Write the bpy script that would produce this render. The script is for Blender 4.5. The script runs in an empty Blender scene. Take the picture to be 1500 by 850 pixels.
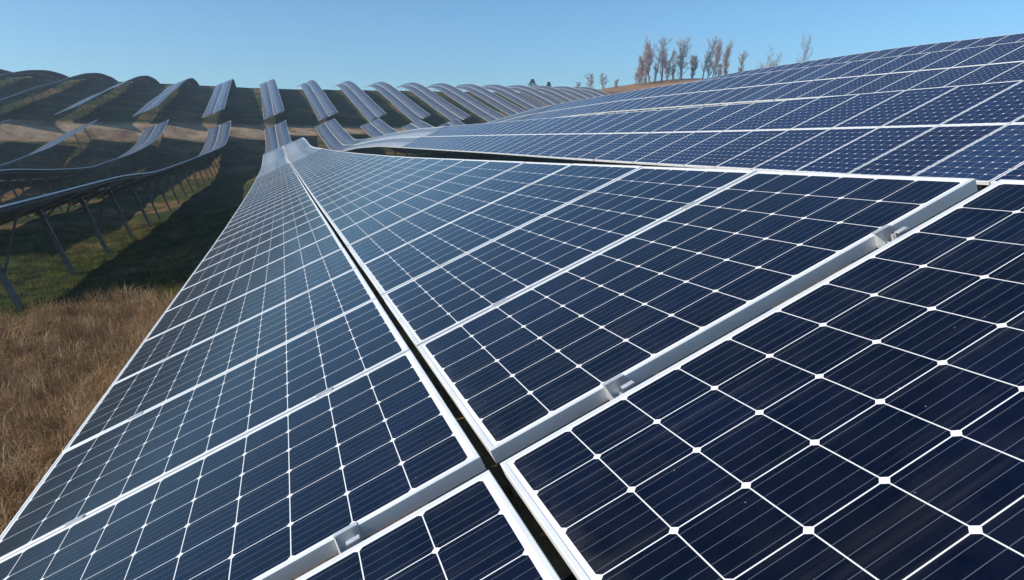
import bpy, math, random
import numpy as np
from mathutils import Matrix, Vector, noise

S = bpy.context.scene
COL = S.collection
R = math.radians
random.seed(4)
rng = np.random.default_rng(4)

# ------------------------------------------------------------------ camera
cam_d = bpy.data.cameras.new('camera')
cam = bpy.data.objects.new('camera', cam_d)
COL.objects.link(cam)
cam_d.sensor_width = 36.0
cam_d.lens = 24.381
cam_d.clip_start = 0.02
cam_d.clip_end = 6000.0
CB = ((0.951, -0.309, 0.0), (0.0655, 0.2014, 0.9773), (-0.302, -0.9294, 0.2117))
CR, CU, CK = [Vector(v) for v in CB]
CK.normalize(); CR = CU.cross(CK).normalized(); CU = CK.cross(CR).normalized()
CAMPOS = Vector((-0.4199, -1.5063, 0.7496))
m = Matrix.Identity(4)
for i in range(3):
    m[i][0], m[i][1], m[i][2], m[i][3] = CR[i], CU[i], CK[i], CAMPOS[i]
cam.matrix_world = m
S.camera = cam

# ------------------------------------------------------------------ light
SUN_EL, SUN_AZ = 27.0, 181.0       # azimuth measured counter-clockwise from +X, direction TO the sun
W = bpy.data.worlds.new('World'); S.world = W; W.use_nodes = True
nt = W.node_tree; nt.nodes.clear()
sky = nt.nodes.new('ShaderNodeTexSky'); sky.sky_type = 'NISHITA'; sky.sun_disc = False
sky.sun_elevation = R(SUN_EL); sky.sun_rotation = R(90.0 - SUN_AZ)
sky.altitude = 400; sky.air_density = 1.0; sky.dust_density = 0.25; sky.ozone_density = 4.5
bg = nt.nodes.new('ShaderNodeBackground'); bg.inputs['Strength'].default_value = 0.11
wo = nt.nodes.new('ShaderNodeOutputWorld')
tint = nt.nodes.new('ShaderNodeMix'); tint.data_type = 'RGBA'; tint.blend_type = 'MULTIPLY'; tint.inputs[0].default_value = 1.0
tint.inputs[7].default_value = (0.75, 0.98, 1.05, 1)      # clear, dry winter sky
nt.links.new(sky.outputs[0], tint.inputs[6]); nt.links.new(tint.outputs[2], bg.inputs['Color']); nt.links.new(bg.outputs[0], wo.inputs['Surface'])
sd = Vector((math.cos(R(SUN_EL)) * math.cos(R(SUN_AZ)), math.cos(R(SUN_EL)) * math.sin(R(SUN_AZ)), math.sin(R(SUN_EL))))
ld = bpy.data.lights.new('sun', 'SUN'); ld.energy = 4.6; ld.angle = R(0.53); ld.color = (1.0, 0.93, 0.83)
sun = bpy.data.objects.new('sun', ld); COL.objects.link(sun)
sun.rotation_euler = sd.to_track_quat('Z', 'Y').to_euler(); sun.location = (-40, 0, 40)
S.view_settings.view_transform = 'Standard'; S.view_settings.look = 'None'
S.view_settings.exposure = 0.4; S.view_settings.gamma = 1.0

# ------------------------------------------------------------------ helpers
def tag(o, label=None, cat=None, group=None, kind=None):
    for k, v in (('label', label), ('category', cat), ('group', group), ('kind', kind)):
        if v: o[k] = v
    return o

def empty(name, loc=(0, 0, 0)):
    o = bpy.data.objects.new(name, None); COL.objects.link(o); o.location = loc
    o.empty_display_size = 0.3
    return o

def mesh(name, vs, fs, mat, smooth=False, uv=None):
    me = bpy.data.meshes.new(name)
    vs = np.asarray(vs, dtype=float)
    me.from_pydata(vs.tolist(), [], [tuple(f) for f in fs])
    if mat is not None: me.materials.append(mat)
    if smooth: me.shade_smooth()
    if uv is not None:
        l = me.uv_layers.new(name='UVMap')
        idx = np.empty(len(me.loops), dtype=np.int32); me.loops.foreach_get('vertex_index', idx)
        l.data.foreach_set('uv', np.asarray(uv, dtype=np.float32)[idx].ravel())
    return me

def ob(name, me, parent=None, mw=None):
    o = bpy.data.objects.new(name, me); COL.objects.link(o)
    if parent is not None:
        o.parent = parent
        if mw is not None:
            o.matrix_local = parent.matrix_world_rec.inverted() @ mw if hasattr(parent, 'matrix_world_rec') else mw
    elif mw is not None:
        o.matrix_world = mw
    return o

class MB:
    def __init__(s): s.v = []; s.f = []
    def quadbox(s, c, ax, ay, az):
        """box centred on c with half axis vectors"""
        b = len(s.v); c, ax, ay, az = map(np.asarray, (c, ax, ay, az))
        for k in (-1, 1):
            for j in (-1, 1):
                for i in (-1, 1): s.v.append(c + i * ax + j * ay + k * az)
        s.f += [tuple(b + q for q in f) for f in ((0, 2, 3, 1), (4, 5, 7, 6), (0, 1, 5, 4), (2, 6, 7, 3), (0, 4, 6, 2), (1, 3, 7, 5))]
        return s
    def box(s, x0, x1, y0, y1, z0, z1):
        return s.quadbox(((x0 + x1) / 2, (y0 + y1) / 2, (z0 + z1) / 2), ((x1 - x0) / 2, 0, 0), (0, (y1 - y0) / 2, 0), (0, 0, (z1 - z0) / 2))
    def bar(s, a, b, w, h, up=(0, 1, 0)):
        a, b = np.asarray(a, float), np.asarray(b, float); d = b - a; L = np.linalg.norm(d); d /= L
        up = np.asarray(up, float); x = np.cross(d, up); x /= np.linalg.norm(x); y = np.cross(x, d)
        return s.quadbox((a + b) / 2, x * w / 2, y * h / 2, d * L / 2)
    def cbar(s, a, b, w, h, t=0.006, up=(0, 1, 0)):
        """C-channel: web plus two flanges"""
        a, b = np.asarray(a, float), np.asarray(b, float); d = b - a; L = np.linalg.norm(d); d /= L
        up = np.asarray(up, float); x = np.cross(d, up); x /= np.linalg.norm(x); y = np.cross(x, d); c = (a + b) / 2
        s.quadbox(c - x * (w / 2 - t / 2), x * t / 2, y * h / 2, d * L / 2)
        for k in (-1, 1): s.quadbox(c + y * k * (h / 2 - t / 2) + x * t / 2, x * (w / 2 - t / 2), y * t / 2, d * L / 2)
        return s
    def tube(s, a, b, r0, r1, n=6):
        a, b = np.asarray(a, float), np.asarray(b, float); d = b - a; d /= max(np.linalg.norm(d), 1e-9)
        x = np.cross(d, (0.3, 0.9, 0.1)); x /= np.linalg.norm(x); y = np.cross(d, x); k = len(s.v)
        for p, r in ((a, r0), (b, r1)):
            for i in range(n):
                t = 2 * math.pi * i / n; s.v.append(p + r * (x * math.cos(t) + y * math.sin(t)))
        for i in range(n): s.f.append((k + i, k + (i + 1) % n, k + n + (i + 1) % n, k + n + i))
        return s
    def me(s, name, mat, smooth=False): return mesh(name, s.v, s.f, mat, smooth)

# ------------------------------------------------------------------ materials
class NT:
    def __init__(s, name):
        s.m = bpy.data.materials.new(name); s.m.use_nodes = True; s.t = s.m.node_tree
        s.b = s.t.nodes['Principled BSDF']; s.out = s.t.nodes['Material Output']
    def n(s, typ, **kw):
        o = s.t.nodes.new(typ)
        for k, v in kw.items(): setattr(o, k, v)
        return o
    def put(s, sock, v):
        if isinstance(v, (int, float)): sock.default_value = v
        elif isinstance(v, (tuple, list)):
            sock.default_value = tuple(v) + ((1.0,) if len(v) == 3 and sock.type == 'RGBA' else ())
        else: s.t.links.new(v, sock)
    def math(s, op, a, b=None, c=None, clamp=False):
        o = s.n('ShaderNodeMath', operation=op, use_clamp=clamp); s.put(o.inputs[0], a)
        if b is not None: s.put(o.inputs[1], b)
        if c is not None: s.put(o.inputs[2], c)
        return o.outputs[0]
    def mix(s, f, a, b, blend='MIX'):
        o = s.n('ShaderNodeMix', data_type='RGBA', blend_type=blend); s.put(o.inputs[0], f); s.put(o.inputs[6], a); s.put(o.inputs[7], b)
        return o.outputs[2]
    def noise(s, scale, vec=None, detail=4.0, rough=0.55):
        o = s.n('ShaderNodeTexNoise'); o.inputs['Scale'].default_value = scale; o.inputs['Detail'].default_value = detail
        o.inputs['Roughness'].default_value = rough
        if vec is not None: s.t.links.new(vec, o.inputs['Vector'])
        return o.outputs[0]
    def ramp(s, f, stops):
        o = s.n('ShaderNodeValToRGB'); s.t.links.new(f, o.inputs[0]); e = o.color_ramp.elements
        while len(e) < len(stops): e.new(0.5)
        for q, (p, c) in zip(e, stops): q.position = p; q.color = tuple(c) + (1,) if len(c) == 3 else c
        return o.outputs[0]
    def rng(s, f, a, b, c=0.0, d=1.0):
        o = s.n('ShaderNodeMapRange'); s.t.links.new(f, o.inputs[0])
        for i, v in enumerate((a, b, c, d)): o.inputs[i + 1].default_value = v
        return o.outputs[0]
    def set(s, **kw):
        for k, v in kw.items(): s.put(s.b.inputs[k.replace('_', ' ')], v)
        return s
    def bump(s, h, strength=0.3, dist=0.01):
        o = s.n('ShaderNodeBump'); o.inputs['Strength'].default_value = strength; o.inputs['Distance'].default_value = dist
        s.t.links.new(h, o.inputs['Height']); s.t.links.new(o.outputs[0], s.b.inputs['Normal'])

CV, CUU = 0.156, 0.1575       # cell pitch across / along the row

def cell_material(name, strip, lw=0.0013, dia=0.0115, bus=0.5, cellcol=(0.0010, 0.0042, 0.017), rough=0.16, ink=0.76, sheen=0.5, palef=0.0, glare=0.0):
    k = NT(name)
    uvn = k.n('ShaderNodeUVMap'); sep = k.n('ShaderNodeSeparateXYZ'); k.t.links.new(uvn.outputs[0], sep.inputs[0])
    U, V = sep.outputs[0], sep.outputs[1]
    if strip:
        V = k.math('SUBTRACT', k.math('FRACT', V), 0.027)
    cu = k.math('DIVIDE', U, CV); cv = k.math('DIVIDE', V, CUU)
    def dist(c, p): return k.math('MULTIPLY', k.math('SUBTRACT', 0.5, k.math('ABSOLUTE', k.math('SUBTRACT', k.math('FRACT', c), 0.5))), p)
    du, dv = dist(cu, CV), dist(cv, CUU)
    line = k.math('LESS_THAN', k.math('MINIMUM', du, dv), lw)
    diam = k.math('LESS_THAN', k.math('ADD', du, dv), dia)
    inu = k.math('MULTIPLY', k.math('GREATER_THAN', U, 0.0), k.math('LESS_THAN', U, 1.56))
    inv = k.math('MULTIPLY', k.math('GREATER_THAN', V, 0.0), k.math('LESS_THAN', V, 0.945))
    out = k.math('SUBTRACT', 1.0, k.math('MULTIPLY', inu, inv))
    white = k.math('MAXIMUM', out, k.math('MAXIMUM', line, diam))
    bd = dist(k.math('ADD', k.math('MULTIPLY', cv, 5.0), 0.5), CUU / 5)
    busf = k.math('MULTIPLY', k.math('LESS_THAN', bd, 0.0007), bus)
    # each cell differs a little in hue and depth
    wn = k.n('ShaderNodeTexWhiteNoise', noise_dimensions='4D'); cmb = k.n('ShaderNodeCombineXYZ')
    k.t.links.new(k.math('FLOOR', cu), cmb.inputs[0]); k.t.links.new(k.math('FLOOR', cv), cmb.inputs[1])
    k.t.links.new(cmb.outputs[0], wn.inputs['Vector'])
    oi = k.n('ShaderNodeObjectInfo'); k.t.links.new(oi.outputs['Random'], wn.inputs['W'])
    cell = k.mix(k.math('MULTIPLY', wn.outputs[0], 0.8), cellcol, (cellcol[0] * 1.6, cellcol[1] * 0.85, cellcol[2] * 0.75))
    tone = k.math('ADD', 0.75, k.math('MULTIPLY', oi.outputs['Random'], 0.5))
    cell = k.mix(1.0, cell, k.mix(tone, (0, 0, 0), (1, 1, 1)), 'MULTIPLY')
    tc = k.n('ShaderNodeTexCoord')
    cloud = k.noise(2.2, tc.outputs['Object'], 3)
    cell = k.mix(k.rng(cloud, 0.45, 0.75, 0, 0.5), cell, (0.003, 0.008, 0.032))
    pale = k.math('GREATER_THAN', oi.outputs['Random'], 0.965)
    cell = k.mix(k.math('MULTIPLY', pale, palef), cell, (0.03, 0.065, 0.14))
    cell = k.mix(busf, cell, (0.16, 0.18, 0.22))
    base = k.mix(white, cell, (ink, ink, ink * .99))
    # thin film of dust
    dust = k.noise(9.0, tc.outputs['Object'], 6, 0.65)
    df = k.rng(dust, 0.35, 0.8, 0.0, 0.018)
    base = k.mix(df, base, (0.32, 0.29, 0.24))
    # dirt caught along the lower edge and faint runs down the slope
    mp = k.n('ShaderNodeMapping'); mp.inputs['Scale'].default_value = (1.2, 26.0, 1.0); k.t.links.new(tc.outputs['Object'], mp.inputs['Vector'])
    run = k.rng(k.noise(1.0, mp.outputs[0], 4, .6), 0.52, 0.80, 0.0, 0.045)
    low = k.math('MULTIPLY', k.rng(U, -0.025, 0.05, 1.0, 0.0), k.rng(k.noise(24.0, tc.outputs['Object'], 3), 0.3, 0.7, 0.0, 0.10))
    base = k.mix(k.math('ADD', run, low, clamp=True), base, (0.34, 0.31, 0.26))
    if glare: base = k.mix(k.rng(cloud, 0.3, 0.7, glare * .8, glare * 1.2), base, (0.50, 0.54, 0.58))  # pale tone painted into the base colour in place of glare on distant glass
    sp = k.n('ShaderNodeTexVoronoi'); sp.inputs['Scale'].default_value = 17.0; k.t.links.new(tc.outputs['Object'], sp.inputs['Vector'])
    speck = k.math('LESS_THAN', sp.outputs['Distance'], 0.028)
    base = k.mix(k.math('MULTIPLY', speck, 0.35), base, (0.5, 0.47, 0.4))
    k.set(Base_Color=base, Roughness=k.rng(dust, 0.3, 0.8, rough * 0.8, rough * 1.5), IOR=1.28)
    k.set(Sheen_Weight=sheen, Sheen_Roughness=0.10, Sheen_Tint=(1.0, 1.0, 1.0))
    return k.m

def metal(name, col, rough, metallic=0.6, var=0.25, scale=6.0):
    k = NT(name); tc = k.n('ShaderNodeTexCoord'); nz = k.noise(scale, tc.outputs['Object'], 5, 0.6)
    dark = tuple(c * (1 - var) for c in col)
    k.set(Base_Color=k.mix(k.rng(nz, 0.35, 0.7), dark, col), Metallic=metallic, Roughness=k.rng(nz, 0.3, 0.8, rough * 0.8, rough * 1.25))
    return k.m

M_CELL = cell_material('monocrystalline_glass', False)
M_CELL2 = cell_material('lined_cell_glass', False, lw=0.0009, dia=0.017, bus=0.2, cellcol=(0.004, 0.013, 0.055), rough=0.2, ink=0.62, sheen=0.28, palef=0.3)
M_STRIP = cell_material('far_cell_glass', True, cellcol=(0.004, 0.012, 0.04), rough=0.26, ink=0.45, sheen=0.55, glare=0.06)
M_GLARE = cell_material('glare_paled_glass', True, cellcol=(0.004, 0.012, 0.04), rough=0.3, ink=0.5, sheen=0.9, glare=0.42)  # paler copy of the strip glass, with washed-out glare painted into its colour
M_FRAME = metal('anodised_aluminium', (0.80, 0.81, 0.80), 0.42, 0.25, 0.10)
M_GALV = metal('weathered_galvanised_steel', (0.19, 0.18, 0.165), 0.55, 0.45, 0.5, 5)
M_CLAMP = metal('bare_aluminium_clamp', (0.74, 0.74, 0.73), 0.38, 0.45, 0.22, 30)
M_BACK = metal('backsheet', (0.035, 0.042, 0.055), 0.6, 0.0, 0.2)

# ------------------------------------------------------------------ terrain and row profiles
PITCH = 8.2
KB = 1e-4                       # the rows swing gently to the left with distance
T = R(23.2)
KY = {
 -4: [(-60, -2.6), (0, -2.6), (50, -2.5), (62, -2.2), (72, -.9), (82, .9), (93, 2.5)],
 -3: [(-60, -2.3), (0, -2.2), (30, -2.2), (58, -2.3), (68, -1.9), (73, -1.35), (80, -.5), (88, 1.0), (97, 2.6)],
 -2: [(-60, -1.6), (0, -1.5), (20, -1.45), (44, -1.5), (53, -1.82), (62, -2.0), (68, -1.7), (76, -1.25), (84, -.55), (92, .6), (100, 2.7)],
 -1: [(-60, -1.5), (0, -1.45), (20, -1.38), (30, -1.33), (40, -1.5), (50, -1.4), (64, -1.15), (78, -.8), (88, -.45), (94, .3), (99, 1.4), (104, 2.9)],
 0: [(-60, 1.0), (-4, .072), (0, 0), (4, -.068), (12, -.185), (20, -.25), (26, -.28), (34, -.29), (40, -.30), (44, -.26), (48, -.05), (53, .2), (57, .28), (62, .1), (70, -.3), (85, -.2), (96, .9), (102, 1.8), (107, 2.9)],
 1: [(-60, 1.1), (0, .99), (5, .945), (14, .92), (25, .94), (50, .93), (58, .8), (64, .67), (75, .28), (86, .15), (97, 1.3), (104, 2.3), (111, 3.4)],
 2: [(-60, 2.4), (0, 2.45), (12, 2.58), (20, 2.68), (30, 2.72), (41, 2.57), (47, 2.42), (54, 2.05), (64, 1.4), (75, .9), (90, .6), (103, 1.9), (109, 2.8), (114, 3.5)],
 3: [(-60, 3.6), (0, 3.8), (18, 3.98), (25, 4.13), (35, 4.1), (46, 3.5), (60, 2.5), (75, 1.4), (90, 1.0), (105, 1.9), (112, 2.8), (118, 3.5)],
 4: [(-60, 4.4), (0, 4.6), (25, 4.9), (40, 4.2), (60, 2.9), (80, 1.6), (95, 1.1), (110, 2.0), (121, 3.8)],
}
FARY = [(111, 4.35), (120, 6.0), (136, 9.0), (145, 10.65), (153, 12.0), (160, 12.8), (168, 13.15), (182, 13.4), (200, 13.7), (215, 13.6), (250, 12), (420, 6), (2500, 2)]
FARL = [(111, 4.45), (120, 5.9), (128, 7.2), (141, 9.0), (152, 10.7), (165, 12.3), (178, 13.2), (186, 13.3), (196, 12.9), (210, 12.0), (240, 10.5), (420, 5), (2500, 2)]
def fan(s):                     # the rows below the track draw together a little towards it
    t = np.clip((np.asarray(s, float) - 50) / 60, 0, 1); return 1 - .12 * t * t * (3 - 2 * t)

def pchip(xs, ys):
    xs, ys = np.array(xs, float), np.array(ys, float); h = np.diff(xs); d = np.diff(ys) / h
    m = np.zeros_like(xs); m[0], m[-1] = d[0], d[-1]
    for i in range(1, len(xs) - 1):
        if d[i - 1] * d[i] > 0:
            w1, w2 = 2 * h[i] + h[i - 1], h[i] + 2 * h[i - 1]; m[i] = (w1 + w2) / (w1 / d[i - 1] + w2 / d[i])
    def f(x):
        x = np.clip(np.asarray(x, float), xs[0], xs[-1]); i = np.clip(np.searchsorted(xs, x) - 1, 0, len(h) - 1)
        t = (x - xs[i]) / h[i]; t2, t3 = t * t, t * t * t
        return (2 * t3 - 3 * t2 + 1) * ys[i] + (t3 - 2 * t2 + t) * h[i] * m[i] + (-2 * t3 + 3 * t2) * ys[i + 1] + (t3 - t2) * h[i] * m[i + 1]
    return f
NEARF = {n: pchip(*zip(*k)) for n, k in KY.items()}
FARF, FARLF = pchip(*zip(*FARY)), pchip(*zip(*FARL))

def z_near(n, y):
    n = max(-4, min(4, n)); a = math.floor(n); b = min(4, a + 1); t = n - a
    return float(NEARF[a](y) * (1 - t) + NEARF[b](y) * t)
def z_far(x, y):
    yy = y - 0.42 * x
    lift = 0.033 * max(0.0, min(x, 110)) * float(smooth((yy - 111) / 55))
    t = min(1, max(0, (x + 14) / 12)); t = t * t * (3 - 2 * t)
    return float(FARLF(yy) * (1 - t) + FARF(yy) * t) + lift
def end_near(n): return 107 + 0.42 * PITCH * n
def start_far(n): return 111 + 0.42 * PITCH * n

def smooth(t): t = np.clip(t, 0, 1); return t * t * (3 - 2 * t)
NS = np.arange(-4, 5)
def ground(X, Y):
    """height of the ground, vectorised"""
    X, Y = np.asarray(X, float), np.asarray(Y, float)
    Yc = np.clip(Y, -60, 200); nn = np.clip((X + KB * Yc * Yc) / (PITCH * fan(Yc)), -4, 4)
    tab = np.array([NEARF[k](Y) for k in NS])           # (9, ...)
    a = np.clip(np.floor(nn).astype(int), -4, 3); t = nn - a
    za = np.take_along_axis(tab, (a + 4)[None], 0)[0]; zb = np.take_along_axis(tab, (a + 5)[None], 0)[0]
    zn = za * (1 - t) + zb * t
    zn = zn - (2.4 - 0.7 * smooth((nn + .55) / .6) - (0.8 - 0.6 * smooth((nn + .55) / .6)) * smooth((Y - 60) / 45))
    Xs = np.clip(X, -60, 130); yy = Y - 0.42 * Xs
    tl = smooth((X + 14) / 12)
    zf = FARLF(yy) * (1 - tl) + FARF(yy) * tl - 1.65 + (0.65 + 0.35 * (1 - tl)) * smooth((yy - 150) / 35) + 0.033 * np.clip(Xs, 0, 110) * smooth((yy - 111) / 55)
    w = smooth((yy - 106.0) / 5.5)
    z = zn * (1 - w) + zf * w
    # ridge with the bare trees
    z = z + 8.5 * np.exp(-((X - 160) / 45) ** 2 - ((Y - 255) / 45) ** 2)
    # soft unevenness
    z = z + 0.07 * np.sin(X * 0.9 + 1.3 * np.sin(Y * 0.4)) * np.sin(Y * 0.55 + X * .2) * (Y > -50)
    return z
def gz(x, y): return float(ground(np.array([x]), np.array([y]))[0])

def frame_at(n, s, far=False):
    x = PITCH * n * (1 if far else float(fan(s))) - KB * s * s
    zf = (lambda q: z_far(PITCH * n, q)) if far else (lambda q: z_near(n, q))
    z = zf(s); e = 0.4; tz = (zf(s + e) - zf(s - e)) / (2 * e)
    u = Vector((-2 * KB * s + (0 if far else PITCH * n * float(fan(s + e) - fan(s - e)) / (2 * e)), 1, tz)).normalized()
    v = Vector((math.cos(T), 0.0, math.sin(T))); v = (v - u * v.dot(u)).normalized()
    nrm = v.cross(u)
    M = Matrix.Identity(4)
    for i in range(3): M[i][0], M[i][1], M[i][2] = v[i], u[i], nrm[i]
    M[0][3], M[1][3], M[2][3] = x, s, z
    return M

# ------------------------------------------------------------------ ground
def axis(segs):
    out = []
    for a, b, st in segs: out += list(np.arange(a, b, st))
    return np.array(out + [segs[-1][1]])
gx = axis([(-400, -300, 50), (-300, -70, 23), (-70, -16, 2), (-16, 0, .5), (0, 60, 1.5), (60, 260, 5), (260, 600, 34), (600, 650, 50)])
gy = axis([(-240, -60, 60), (-60, -4, 4), (-4, 60, .6), (60, 125, 1), (125, 220, 1.5), (220, 420, 5), (420, 560, 20)])
GX, GY = np.meshgrid(gx, gy); GZ = ground(GX, GY)
nx, ny = len(gx), len(gy)
gv = np.stack([GX.ravel(), GY.ravel(), GZ.ravel()], 1)
ii = (np.arange(ny - 1)[:, None] * nx + np.arange(nx - 1)[None]).ravel()
gf = np.stack([ii, ii + 1, ii + nx + 1, ii + nx], 1)
k = NT('meadow_soil')
geo = k.n('ShaderNodeNewGeometry'); sx = k.n('ShaderNodeSeparateXYZ'); k.t.links.new(geo.outputs['Position'], sx.inputs[0])
P = geo.outputs['Position']
n1 = k.noise(0.16, P, 5); n2 = k.noise(1.4, P, 6, .65); n3 = k.noise(9, P, 5, .7)
green = k.ramp(n2, [(0.3, (0.010, 0.018, 0.006)), (0.5, (0.030, 0.042, 0.010)), (0.72, (0.11, 0.10, 0.022))])
brown = k.ramp(n2, [(0.3, (0.07, 0.042, 0.018)), (0.55, (0.17, 0.105, 0.045)), (0.75, (0.28, 0.19, 0.09))])
yy = k.math('SUBTRACT', sx.outputs[1], k.math('MULTIPLY', sx.outputs[0], 0.42))
tracknoise = k.math('MULTIPLY', k.math('SUBTRACT', k.noise(0.3, P, 4), 0.5), 2.0)
tr = k.math('SUBTRACT', 1.0, k.rng(k.math('ABSOLUTE', k.math('ADD', k.math('SUBTRACT', yy, 108.7), tracknoise)), 1.2, 4.5))
near = k.math('SUBTRACT', 1.0, k.rng(k.math('ADD', sx.outputs[1], k.math('MULTIPLY', n2, 4.0)), 16.5, 20.0))
far = k.rng(sx.outputs[1], 150, 235)
dry = k.math('MAXIMUM', k.math('MAXIMUM', tr, near), k.math('MAXIMUM', far, k.rng(n1, 0.5, 0.62)), clamp=True)
col = k.mix(dry, green, brown)
pale = k.ramp(k.noise(0.45, P, 5, .6), [(0.35, (0.17, 0.10, 0.055)), (0.5, (0.36, 0.25, 0.15)), (0.65, (0.46, 0.34, 0.22))])
col = k.mix(k.math('MULTIPLY', tr, 0.9), col, pale)
ridge = k.math('MULTIPLY', k.rng(sx.outputs[0], 60, 110), k.rng(sx.outputs[1], 190, 225))
col = k.mix(ridge, col, (0.30, 0.16, 0.07))
col = k.mix(k.rng(n3, 0.55, 0.75, 0, 0.5), col, (0.03, 0.025, 0.012))
k.set(Base_Color=col, Roughness=0.95); k.put(k.b.inputs['Specular IOR Level'], 0.1)
k.bump(k.math('ADD', n2, k.math('MULTIPLY', n3, .4)), 0.9, 0.12)
M_GROUND = k.m
g = ob('ground', mesh('ground', gv, gf, M_GROUND, True)); tag(g, kind='structure')

# ------------------------------------------------------------------ solar tables
HX, HY, TH = 0.8045, 0.4925, 0.040
FW = 0.013
def panel_mesh(mat):
    x, y, z = HX - FW, HY - FW, -0.0018
    vs = [(-x, -y, z), (x, -y, z), (x, y, z), (-x, y, z), (-x, -y, z - .006), (x, -y, z - .006), (x, y, z - .006), (-x, y, z - .006)]
    me = mesh('panel', vs, [(0, 1, 2, 3), (7, 6, 5, 4), (0, 4, 5, 1), (1, 5, 6, 2), (2, 6, 7, 3), (3, 7, 4, 0)], mat,
              uv=[(v[0] + 0.78, v[1] + 0.4725) for v in vs])
    me.materials.append(M_BACK); me.polygons[1].material_index = 1
    return me
def frame_mesh():
    b = MB(); c = .002
    # profile ring: outer bottom, outer top, chamfer, inner top, inner down to glass, lower inner flange
    prof = [(0, -TH), (0, -c), (c, 0), (FW - .001, 0), (FW, -.001), (FW, -.010), (FW - .009, -.010), (FW - .009, -TH + .002), (.030, -TH + .002), (.030, -TH)]
    for (o, z) in prof:
        for sxx, syy in ((-1, -1), (1, -1), (1, 1), (-1, 1)): b.v.append((sxx * (HX - o), syy * (HY - o), z))
    q = len(prof)
    for i in range(q):
        for j in range(4):
            b.f.append((i * 4 + j, i * 4 + (j + 1) % 4, ((i + 1) % q) * 4 + (j + 1) % 4, ((i + 1) % q) * 4 + j))
    return b.me('frame', M_FRAME)
def clamp_mesh():
    """mid clamp bridging the slot between two frames: hat lips, sunk channel and bolt"""
    b = MB(); l = .032; w = .0125
    b.box(-l, l, -w - .004, -.0035, .0004, .0034); b.box(-l, l, .0035, w + .004, .0004, .0034)
    b.box(-l, l, -.0045, -.0028, -.018, .0032); b.box(-l, l, .0028, .0045, -.018, .0032); b.box(-l, l, -.0028, .0028, -.018, -.0155)
    b.tube((0, 0, -.016), (0, 0, -.006), .0055, .0055, 6)
    k0 = len(b.v) - 6; b.f.append(tuple(range(k0, k0 + 6)))
    return b.me('clamp', M_CLAMP)
def gap_clamp_mesh():
    """wide bracket in the open joint between two tables: lip on the far frame, folded wall, foot, lip on the near frame"""
    b = MB(); l = .030
    b.box(-l, l, .001, .014, .0004, .0034)                      # lip on the far frame
    b.box(-l, l, -.0022, .0006, -.036, .0034)                   # wall down the frame side
    b.box(-l, l * .2, -.050, -.0022, -.0385, -.0355)            # foot
    vs = [(-l, -.0022, .002), (-l, -.050, -.034), (-l, -.0022, -.034), (-l + .003, -.0022, .002), (-l + .003, -.050, -.034), (-l + .003, -.0022, -.034)]
    q = len(b.v); b.v += vs; b.f += [(q, q + 1, q + 2), (q + 5, q + 4, q + 3), (q, q + 3, q + 4, q + 1)]
    b.box(-l * .1, l, -.062, -.046, .0004, .0036)               # lip on the near frame
    b.box(-l * .1, l, -.0475, -.0450, -.036, .0004)
    b.tube((.01, -.024, -.038), (.01, -.024, -.014), .006, .006, 6)
    k0 = len(b.v) - 6; b.f.append(tuple(range(k0, k0 + 6)))
    return b.me('clamp', M_CLAMP)
ME_P, ME_P2, ME_F, ME_C, ME_GC = panel_mesh(M_CELL), panel_mesh(M_CELL2), frame_mesh(), clamp_mesh(), gap_clamp_mesh()
SEAM = 0.003
VC = (-(0.0145 + HX) + SEAM, 0.0145 + HX + SEAM)
PUR = (-1.27, -.37, .37, 1.27)

def Mv(M, v, u=0.0, n=0.0): return M @ Matrix.Translation((v, u, n))
def add(name, me, parent, mw):
    o = bpy.data.objects.new(name, me); COL.objects.link(o); o.parent = parent
    o.matrix_local = parent['_inv'] @ mw if False else PINV[parent.name] @ mw
    PW[o.name] = mw; PINV[o.name] = mw.inverted()
    return o
PINV, PW = {}, {}

def supports(root, n, s0, s1, far, step, brace, first=None):
    s = (s0 + 0.9) if first is None else first
    while s < s1 - .3:
        M = frame_at(n, s, far)
        top = M @ Vector((0.25, 0, -.20)); fx = M @ Vector((1.3, 0, 0))
        gxx = fx.x; gzz = gz(gxx, fx.y) - 0.5
        foot = Vector((gxx, fx.y, gzz))
        b = MB(); b.cbar(foot, top, *((.13, .17, .009) if brace and s < 42 else (.08, .11, .006)))
        me = b.me('post', M_GALV)
        p = add('post', me, root, Matrix.Identity(4))
        if brace:
            g0 = foot + (top - foot) * (0.5 / max((top.z - foot.z), .1))
            for fr, vv in ((0.42, 1.30), (0.86, 1.05)):
                a = g0.lerp(top, fr); e = M @ Vector((vv, 0, -.16))
                b = MB(); b.cbar(a + Vector((0, .09, 0)), e + Vector((0, .09, 0)), .05, .06, .005)
                add('brace', b.me('brace', M_GALV), p, Matrix.Identity(4))
            b = MB(); a0 = M @ Vector((-1.45, 0, -.16)); a1 = M @ Vector((1.45, 0, -.16))
            b.cbar(a0, a1, .08, .10, .006)
            add('rafter', b.me('rafter', M_GALV), p, Matrix.Identity(4))
        s += step

def purlins(root, n, s0, s1, far, st):
    ss = np.arange(s0, s1 - .01, st).tolist() + [s1]
    for v in PUR:
        b = MB(); ring = []
        for s in ss:
            M = frame_at(n, s, far); ring.append([M @ Vector((v + a, 0, z)) for a, z in ((-.03, -.045), (.03, -.045), (.03, -.105), (-.03, -.105))])
        for r in ring: b.v += [tuple(q) for q in r]
        for i in range(len(ring) - 1):
            for j in range(4): b.f.append((i * 4 + j, i * 4 + (j + 1) % 4, i * 4 + 4 + (j + 1) % 4, i * 4 + 4 + j))
        e = (len(ring) - 1) * 4
        b.f += [(3, 2, 1, 0), (e, e + 1, e + 2, e + 3)]
        add('purlin', b.me('purlin', M_GALV), root, Matrix.Identity(4))

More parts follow.
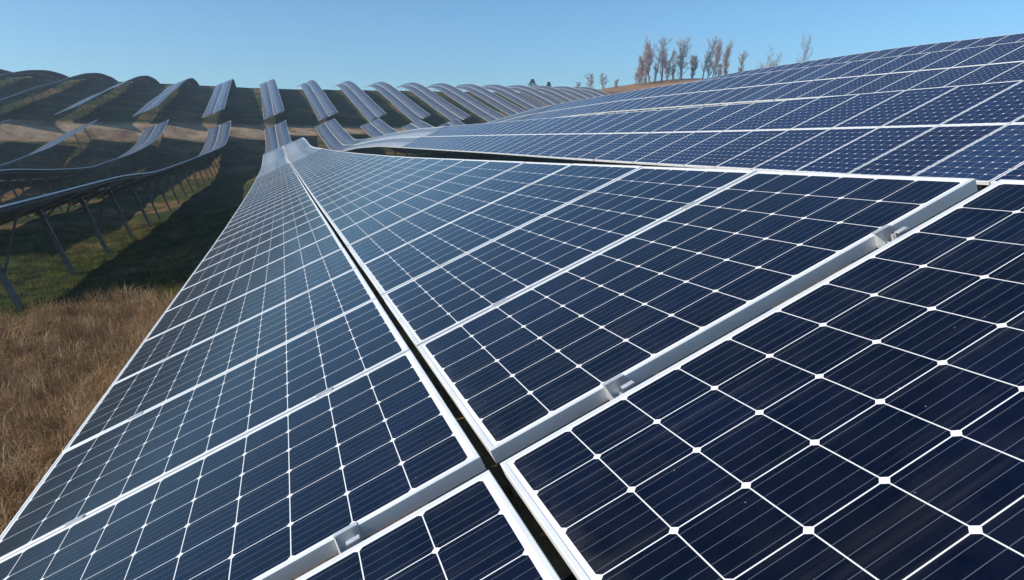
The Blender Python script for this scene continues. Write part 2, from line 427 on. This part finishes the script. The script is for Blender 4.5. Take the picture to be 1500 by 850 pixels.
def new_table(n, s0, far, label, group):
    M = frame_at(n, s0, far)
    base = Vector((M.translation.x, s0, gz(M.translation.x, s0)))
    root = empty('solar_table', base); tag(root, label, 'solar table', group)
    PINV[root.name] = Matrix.Translation(base).inverted()
    return root

def table_panels(n, s0, cols, label, group, style=0, clamps=True, gapclamp=False, step=3.3, brace=True, pitch=0.9992, first=None):
    root = new_table(n, s0, False, label, group); s1 = s0 + cols * pitch
    for c in range(cols):
        M = frame_at(n, s0 + (c + .5) * pitch)
        for side in (0, 1):
            J = Matrix.Translation((random.gauss(0, .0008), random.gauss(0, .0008), random.gauss(0, .0005))) @ Matrix.Rotation(random.gauss(0, .0006), 4, 'X')
            Mp = Mv(M, VC[side]) @ J
            p = add('panel', ME_P2 if style else ME_P, root, Mp); add('frame', ME_F, p, Mp)
            if clamps and c > 0 or gapclamp:
                for q in PUR[side * 2:side * 2 + 2]:
                    dq = random.gauss(0, .008)
                    if c == 0: add('clamp', ME_GC, p, Mv(M, q + dq, -HY, 0))
                    else: add('clamp', ME_C, p, Mv(M, q + dq, -pitch / 2, 0))
    purlins(root, n, s0 + .02, s1 - .02, False, 2.0)
    supports(root, n, s0, s1, False, step, brace, first)
    return root

def strip_part(name, n, s0, s1, far, st, v0, v1, root, mat=None):
    ss = np.linspace(s0, s1, max(2, int(math.ceil((s1 - s0) / st)) + 1)); vs, uv, fs = [], [], []
    for i, s in enumerate(ss):
        M = frame_at(n, s, far)
        for v, uu in ((v0, -.0245), (v1, 1.5845)):
            vs.append(M @ Vector((v, 0, 0))); uv.append((uu, s - s0))
    k0 = len(vs)
    for i, s in enumerate(ss):
        M = frame_at(n, s, far)
        for v, uu in ((v0, -.0245), (v1, 1.5845)):
            vs.append(M @ Vector((v, 0, -TH))); uv.append((0.02, 0.02))
    N = len(ss); mi = []
    for i in range(N - 1):
        a = 2 * i; fs.append((a, a + 1, a + 3, a + 2)); mi.append(0)
        fs.append((k0 + a + 2, k0 + a + 3, k0 + a + 1, k0 + a)); mi.append(1)
        fs.append((a, a + 2, k0 + a + 2, k0 + a)); mi.append(2)
        fs.append((a + 3, a + 1, k0 + a + 1, k0 + a + 3)); mi.append(2)
    a = 2 * (N - 1)
    fs.append((0, k0, k0 + 1, 1)); mi.append(2); fs.append((a, a + 1, k0 + a + 1, k0 + a)); mi.append(2)
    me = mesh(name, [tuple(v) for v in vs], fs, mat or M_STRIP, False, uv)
    me.materials.append(M_BACK); me.materials.append(M_FRAME)
    me.polygons.foreach_set('material_index', mi)
    for pi, p in enumerate(me.polygons): p.use_smooth = (mi[pi] == 0)
    o = add(name, me, root, Matrix.Identity(4))
    # aluminium edge rails standing 2 mm proud of the glass
    b = MB()
    for v in (v0, v1):
        sgn = 1 if v == v0 else -1; k1 = len(b.v)
        for s in ss:
            M = frame_at(n, s, far)
            for a_, z in ((-.003 * sgn, -.002), (-.003 * sgn, .004), (.015 * sgn, .004), (.015 * sgn, -.002)): b.v.append(tuple(M @ Vector((v + a_, 0, z))))
        for i in range(N - 1):
            for j in range(3): b.f.append((k1 + i * 4 + j, k1 + i * 4 + j + 1, k1 + i * 4 + 5 + j, k1 + i * 4 + 4 + j))
    add('edge_rail', b.me('edge_rail', M_FRAME), o, Matrix.Identity(4))
    return o

def table_strip(n, s0, s1, label, group, far=False, st=1.0, step=5.0, brace=False, mat=None):
    root = new_table(n, s0, far, label, group)
    strip_part('lower_panel_row', n, s0, s1, far, st, -1.6235 + SEAM, -.0145 + SEAM, root, mat)
    strip_part('upper_panel_row', n, s0, s1, far, st, .0145 + SEAM, 1.6235 + SEAM, root, mat)
    purlins(root, n, s0 + .05, s1 - .05, far, 2.5)
    supports(root, n, s0, s1, far, step, brace)
    return root

# --- the row under the camera (bays of individual panels, then long curved tables)
G0 = 'solar tables of the foreground row'
table_panels(0, -4.055, 4, 'nearest solar table of the foreground row, cut off by the bottom edge', G0, first=-.42, step=3.3)
table_panels(0, 0.0, 4, 'second solar table of the foreground row, short, just beyond the wide joint with brackets', G0, gapclamp=True, first=2.6)
table_panels(0, 4.012, 28, 'long foreground row table of dark panels narrowing into the distance', G0)
table_strip(0, 32.05, 58.0, 'pale curved solar table cresting the hump at the end of the foreground row', G0, st=.5, mat=M_GLARE)
table_strip(0, 58.2, end_near(0), 'solar table behind the foreground hump, climbing to the dirt track', G0, st=.7)

# --- rows up the slope on the right
G1 = 'solar tables of the rows up the slope'
table_panels(1, .02, 14, 'right-hand end of first row above the foreground row, near the right edge', G1, style=1)
table_panels(1, 14.05, 28, 'middle table of first row above the foreground row, narrowing leftward', G1, style=1)
table_strip(1, 42.1, 78, 'hazy far table of first row above the foreground row, left of the panel lines', G1, mat=M_GLARE)
table_strip(1, 78.2, end_near(1), 'short curved table just right of the foreground row end, below the track', G1, st=.7)
table_panels(2, 4.02, 14, 'right-hand end of second row above the foreground row', G1, style=1, clamps=False, brace=False, step=5)
table_panels(2, 18.05, 26, 'middle table of second row above the foreground row', G1, style=1, clamps=False, brace=False, step=5)
table_strip(2, 44.1, 80, 'hazy far table of second row above the foreground row', G1)
table_strip(2, 80.2, end_near(2), 'second small strip right of the foreground row end, below the track', G1, st=.7)
table_panels(3, 12.02, 28, 'uppermost solar table on the right against the sky', G1, style=1, clamps=False, brace=False, step=5)
table_strip(3, 40.1, 82, 'table at the far end of the uppermost right row', G1)
table_strip(3, 82.2, end_near(3), 'third small strip right of the foreground row end, below the track', G1, st=.7)
table_strip(4, 20, 82, 'solar table hidden low behind the uppermost right row', G1)
table_strip(4, 82.2, end_near(4), 'fourth small strip right of the foreground row end, below the track', G1, st=.7)

# --- rows down the slope on the left
GL = 'solar tables of the rows down on the left'
table_panels(-1, 17.6, 24, 'near end of the first left row, seen from below with posts', GL, clamps=False, first=19.3, step=5.0)
table_strip(-1, 41.7, 72, 'middle table of the first left row, thin and edge-on on dark posts', GL, brace=True, step=4.4)
table_strip(-1, 72.2, end_near(-1), 'upturned far end of the first left row, with bright centre seam', GL, st=.7, step=3.5)
table_strip(-2, 30, 70, 'thin edge-on table of the second left row', GL, brace=True, step=3.5)
table_strip(-2, 70.2, end_near(-2), 'leaf-shaped upturned far end of the second left row', GL, st=.7, step=4)
table_strip(-3, 36, 70, 'dark near table of the third left row at the left edge', GL, step=4)
table_strip(-3, 70.2, end_near(-3), 'long slanting far end of the third left row', GL, st=.7, step=4)
table_strip(-4, 60, end_near(-4) - 1, 'low pale table of the fourth left row, just below the track', GL, st=.7, step=4)

# --- strips over the facing hillside
ORD = ['', 'first', 'second', 'third', 'fourth', 'fifth', 'sixth', 'seventh', 'eighth', 'ninth', 'tenth', 'eleventh', 'twelfth']
for n in range(-6, 12):
    s0 = start_far(n)
    if n == 0: lab = 'hillside solar strip beyond the track, in line with the foreground row'
    elif n < 0: lab = '%s hillside solar strip to the left of the one in line with the foreground row' % ORD[-n]
    else: lab = '%s hillside solar strip to the right of the one in line with the foreground row' % ORD[n]
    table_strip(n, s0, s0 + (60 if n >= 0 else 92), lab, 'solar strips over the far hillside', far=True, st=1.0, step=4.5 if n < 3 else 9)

# ------------------------------------------------------------------ grass
def grass(name, label, pts, hmin, hmax, wid, lean, mat, seed):
    r = np.random.default_rng(seed); N = len(pts)
    c1 = np.sin(pts[:, 0] * 2.9 + 1.7 * np.sin(pts[:, 1] * 1.3)) * np.sin(pts[:, 1] * 3.1 + np.sin(pts[:, 0] * 2.1)); c2 = np.sin(pts[:, 0] * 5.3 + pts[:, 1] * 4.1 + c1 * 2)
    h = (hmin + (hmax - hmin) * r.random(N) ** 1.5) * (1 + .38 * c1 + .18 * c2)
    a = r.random(N) * 2 * math.pi; la = r.normal(0, lean, N) + .45 * np.sin(pts[:, 0] * 1.9 + 2 * c1) ; lb = r.normal(.05, lean, N) + .4 * np.cos(pts[:, 1] * 2.3 + 2 * c2)
    w = wid * (.6 + .8 * r.random(N)); z = ground(pts[:, 0], pts[:, 1]) - .03
    dx, dy = np.cos(a) * w / 2, np.sin(a) * w / 2
    v = np.zeros((N, 5, 3))
    v[:, 0] = np.stack([pts[:, 0] - dx, pts[:, 1] - dy, z], 1); v[:, 1] = np.stack([pts[:, 0] + dx, pts[:, 1] + dy, z], 1)
    mxx, myy, mz = pts[:, 0] + la * h * .35, pts[:, 1] + lb * h * .35, z + h * .6
    v[:, 2] = np.stack([mxx + dx * .7, myy + dy * .7, mz], 1); v[:, 3] = np.stack([mxx - dx * .7, myy - dy * .7, mz], 1)
    v[:, 4] = np.stack([pts[:, 0] + la * h * 1.1, pts[:, 1] + lb * h * 1.1, z + h * (1 - .5 * np.minimum(1, la * la + lb * lb))], 1)
    b = np.arange(N) * 5
    me = bpy.data.meshes.new(name); me.vertices.add(N * 5); me.vertices.foreach_set('co', v.ravel())
    loops = np.stack([b, b + 1, b + 2, b + 3, b + 3, b + 2, b + 4], 1).ravel()
    me.loops.add(N * 7); me.loops.foreach_set('vertex_index', loops.astype(np.int32))
    st = np.stack([np.arange(N) * 7, np.arange(N) * 7 + 4], 1).ravel(); me.polygons.add(N * 2)
    me.polygons.foreach_set('loop_start', st.astype(np.int32)); me.update(calc_edges=True); me.validate()
    me.materials.append(mat)
    o = bpy.data.objects.new(name, me); COL.objects.link(o); tag(o, label, 'grass', kind='stuff')

def grass_mat(name, stops, scale):
    k = NT(name); geo = k.n('ShaderNodeNewGeometry'); nz = k.noise(scale, geo.outputs['Position'], 5, .6)
    fine = k.noise(38, geo.outputs['Position'], 2, .5)
    f = k.math('ADD', k.math('MULTIPLY', nz, .65), k.math('MULTIPLY', fine, .35))
    k.set(Base_Color=k.ramp(f, stops), Roughness=.8); k.put(k.b.inputs['Specular IOR Level'], .2)
    tr = k.n('ShaderNodeBsdfTranslucent'); k.t.links.new(k.b.inputs['Base Color'].links[0].from_socket, tr.inputs[0])
    mx = k.n('ShaderNodeMixShader'); mx.inputs[0].default_value = .3
    k.t.links.new(k.b.outputs[0], mx.inputs[1]); k.t.links.new(tr.outputs[0], mx.inputs[2]); k.t.links.new(mx.outputs[0], k.out.inputs[0])
    return k.m
M_DRY = grass_mat('dry_grass', [(.34, (.045, .028, .013)), (.44, (.19, .11, .052)), (.54, (.38, .245, .13)), (.64, (.60, .45, .27))], 2.4)
M_GRN = grass_mat('green_grass', [(.36, (.012, .024, .006)), (.48, (.035, .055, .010)), (.56, (.14, .14, .018)), (.66, (.30, .23, .07))], 1.1)

def scatter(n, x0, x1, y0, y1, seed, keep, clump=.55):
    r = np.random.default_rng(seed); m = n // 22
    c = np.stack([x0 + (x1 - x0) * r.random(m), y0 + (y1 - y0) * r.random(m) ** .85], 1)
    p = np.repeat(c, 22, 0) + r.normal(0, .10, (m * 22, 2)) * (1 + r.random((m * 22, 1)))
    p[::3] = np.stack([x0 + (x1 - x0) * r.random(len(p[::3])), y0 + (y1 - y0) * r.random(len(p[::3]))], 1)
    return p[keep(p, r)]
def wob(p): return np.sin(p[:, 0] * 1.7) * .7 + np.sin(p[:, 0] * .6 + 2) * 1.0 + np.sin(p[:, 1] * 1.1 + p[:, 0]) * .5
near_keep = lambda p, r: (p[:, 1] + wob(p) < 16.5) & (p[:, 0] > -3.0 - .50 * (p[:, 1] + 1.5)) & ((np.sin(p[:, 0] * 2.3 + 1) * np.sin(p[:, 1] * 1.9) + r.random(len(p))) > -.3)
grass('dry_grass', 'tall dry brown grass beside the low edge of the foreground row', scatter(190000, -13, -.6, 2, 19, 1, near_keep), .22, .62, .009, .42, M_DRY, 2)
mix_keep = lambda p, r: near_keep(p, r) & (np.sin(p[:, 0] * 1.3 + 2) * np.sin(p[:, 1] * .9 + 1) > .25)
tall_keep = lambda p, r: near_keep(p, r) & (np.sin(p[:, 0] * 1.9 + 4) * np.sin(p[:, 1] * 1.6 + .5) > .30)
grass('weed_clumps', 'coarse reddish brown weed clumps standing above the dry grass', scatter(26000, -13, -.9, 3, 18, 21, tall_keep), .35, .80, .016, .55, M_DRY, 22)
grass('green_tufts', 'green tufts scattered through the tall dry brown grass', scatter(60000, -13, -.6, 2, 19, 11, mix_keep), .14, .42, .009, .5, M_GRN, 12)
grn_keep = lambda p, r: (p[:, 1] + wob(p) > 15.5) & (p[:, 0] > -3.0 - .50 * (p[:, 1] + 1.5))
grass('green_grass', 'short green grass in and around the shadow of the first left row', scatter(150000, -22, -.6, 15, 42, 3, grn_keep), .06, .22, .013, .5, M_GRN, 4)
band = lambda p, r: np.abs(p[:, 1] + wob(p) - 16.5) < 3.4 * r.random(len(p)) ** .7
grass('grass_tussocks', 'mixed tussocks of yellow green grass between the tall brown grass and the shadow', scatter(60000, -14, -.8, 11, 22, 5, band), .12, .38, .011, .5, M_GRN, 6)

# ------------------------------------------------------------------ trees on the ridge
def bark(name, col):
    k = NT(name); tc = k.n('ShaderNodeTexCoord'); nz = k.noise(3, tc.outputs['Object'], 4)
    k.set(Base_Color=k.mix(nz, tuple(c * .6 for c in col), tuple(c * 1.3 for c in col)), Roughness=.9); return k.m
M_BARK = bark('bark', (.17, .13, .11)); M_TWIG = bark('reddish_twigs', (.27, .17, .13)); M_TWIG2 = bark('grey_twigs', (.22, .19, .17))
M_NEEDLE = bark('conifer_needles', (.03, .055, .022))

def bare_tree(px, py, h, slim, label, twm, seed, cat='tree', sink=0.0):
    r = random.Random(seed); base = Vector((px, py, gz(px, py) - .3 - sink))
    root = empty('bare_tree', base); tag(root, label, cat, 'bare trees on the ridge'); PINV[root.name] = Matrix.Translation(base).inverted()
    tb, cb = MB(), MB()
    def limb(p, d, L, rad, depth):
        n = 4 if depth < 2 else 2; q = p.copy()
        for i in range(n):
            d2 = (d + Vector((r.gauss(0, .10), r.gauss(0, .10), .08))).normalized(); e = q + d2 * L / n
            r0, r1 = rad * (1 - .7 * i / n), rad * (1 - .7 * (i + 1) / n)
            (tb if depth == 0 else cb).tube(q, e, max(r0, .024), max(r1, .013), 6 if depth < 1 else 3)
            if depth < 3:
                for _ in range((2 if i == 0 else 6) if depth == 0 else r.choice((2, 3, 4)) + (1 if depth == 1 and h > 8 else -1 if h <= 8 else 0)):
                    a = r.random() * 6.283; o = Vector((math.cos(a), math.sin(a), 0)) * (slim * 1.6 + r.random() * .4); k0 = q.lerp(e, r.random())
                    limb(k0, (d2 * .55 + o + Vector((0, 0, .2))).normalized(), L * (r.uniform(.16, .30) if depth == 0 else r.uniform(.3, .5)), max(r1 * .45, .02), depth + 1)
            q, d = e, d2
    for _ in range(r.choice((1, 1, 2)) if h > 9 else 3):
        limb(base + Vector((r.gauss(0, .4), r.gauss(0, .4), 0)), Vector((r.gauss(0, .06), r.gauss(0, .06), 1)).normalized(), h * r.uniform(.85, 1), h * .018, 0)
    for nm, b, mt in (('trunk', tb, M_BARK), ('crown', cb, twm)):
        add(nm, b.me(nm, mt), root, Matrix.Identity(4))

def at_px(x, y_, Y):
    d = CR * ((x - 750) / 1016.0) - CU * ((y_ - 425) / 1016.0) - CK
    s = (Y - CAMPOS.y) / d.y; return CAMPOS + d * s
TREES = [  # photo column, top row, slimness, twigs, label
 (940, 84, .30, M_TWIG, 'reddish bare tree at the left end of the ridge clump'),
 (956, 62, .18, M_TWIG, 'slim reddish bare tree leaning beside the tallest one'),
 (971, 54, .20, M_TWIG2, 'tallest grey bare tree of the left clump on the ridge'),
 (980, 80, .22, M_TWIG, 'low reddish bare tree right below the tallest one'),
 (1001, 59, .42, M_TWIG2, 'round-crowned bare tree standing alone on the orange ridge'),
 (1016, 82, .30, M_TWIG2, 'thin faint bare tree right of the round-crowned one'),
 (1032, 57, .16, M_TWIG2, 'tall grey poplar-like bare tree, left one of the middle pair'),
 (1047, 66, .18, M_TWIG, 'leaning reddish bare tree, right one of the middle pair'),
 (1068, 67, .12, M_TWIG, 'single narrow upright bare tree right of the middle pair'),
 (1087, 72, .16, M_TWIG, 'faint narrow bare tree next to the crest of the right rows'),
 (1122, 80, .35, M_TWIG2, 'faint bushy bare tree just above the right rows'),
 (1175, 68, .20, M_TWIG2, 'faint pointed bare tree farthest to the right'),
 (947, 74, .35, M_TWIG, 'bushy warm brown bare tree between the leftmost tree and the slim leaning one'),
 (963, 70, .30, M_TWIG2, 'grey bare tree half hidden in the dense left clump of the ridge'),
 (988, 92, .45, M_TWIG, 'short reddish bare sapling left of the lone round-crowned tree'),
 (1040, 78, .30, M_TWIG2, 'grey bare sapling filling the space inside the middle pair'),
 (1056, 92, .45, M_TWIG, 'short reddish bare sapling right of the middle pair'),
 (934, 98, .50, M_TWIG, 'low reddish bare sapling at the foot of the leftmost ridge tree'),
 (846, 120, .60, M_TWIG, 'very low reddish bare scrub bush on the skyline, leftmost of the scrub'),
 (900, 116, .60, M_TWIG, 'low reddish bare scrub bush just left of the orange ridge'),
 (1136, 84, .35, M_TWIG2, 'faint bare tree beside the bushy one above the right rows'),
 (866, 106, .55, M_TWIG, 'low reddish bare bush left of the orange ridge'),
 (884, 109, .60, M_TWIG2, 'low grey bare bush beside the reddish bush'),
]
for i, (x, y_, sl, tm, lab) in enumerate(TREES):
    Y = 238 + (i * 7) % 13 + (60 if x > 1100 else 0)
    top = at_px(x, y_, Y); gzz = gz(top.x, top.y)
    bare_tree(top.x, top.y, max(2.2, top.z - gzz), sl, lab, tm, 30 + i)
for x, y_, lab in ((780, 116, 'small dark green conifer with a broad crown on the skyline'), (804, 120, 'tiny dark conifer right of the broad one on the skyline')):
    top = at_px(x, y_, 225); base = Vector((top.x, top.y, gz(top.x, top.y) - .3)); h = max(3.0, top.z - base.z)
    root = empty('conifer_tree', base); tag(root, lab, 'tree', 'conifers on the skyline'); PINV[root.name] = Matrix.Translation(base).inverted()
    b = MB(); b.tube(base, base + Vector((0, 0, h)), .18, .03, 6); add('trunk', b.me('trunk', M_BARK), root, Matrix.Identity(4))
    b = MB(); wd = 3.0 if x == 780 else 1.2; r = random.Random(x)
    for _ in range(900):
        t = r.random() ** .7; a = r.random() * 6.283; rr = wd * (1 - t) ** 1.1 * (1 + .25 * math.sin(a * 3 + t * 9)) * (.3 + .7 * r.random()) + .1
        c = base + Vector((math.cos(a) * rr, math.sin(a) * rr, h * (.25 + .75 * t))); d = Vector((math.cos(a), math.sin(a), -.15)) * r.uniform(.3, .6)
        sdv = Vector((-math.sin(a), math.cos(a), r.gauss(0, .3))) * .16; q = len(b.v)
        b.v += [tuple(c - sdv), tuple(c + sdv), tuple(c + d)]; b.f.append((q, q + 1, q + 2))
    add('crown', b.me('crown', M_NEEDLE), root, Matrix.Identity(4))

# ------------------------------------------------------------------ air
k = NT('hazy_air'); k.t.nodes.remove(k.b)
pv = k.n('ShaderNodeVolumePrincipled'); pv.inputs['Color'].default_value = (.66, .84, 1.0, 1); pv.inputs['Density'].default_value = 0.0008
pv.inputs['Anisotropy'].default_value = 0.3
k.t.links.new(pv.outputs[0], k.out.inputs['Volume'])
b = MB(); b.box(-401, 651, -241, 561, float(GZ.min()) - 1.5, 52)
tag(ob('haze', b.me('haze', k.m)), kind='stuff')
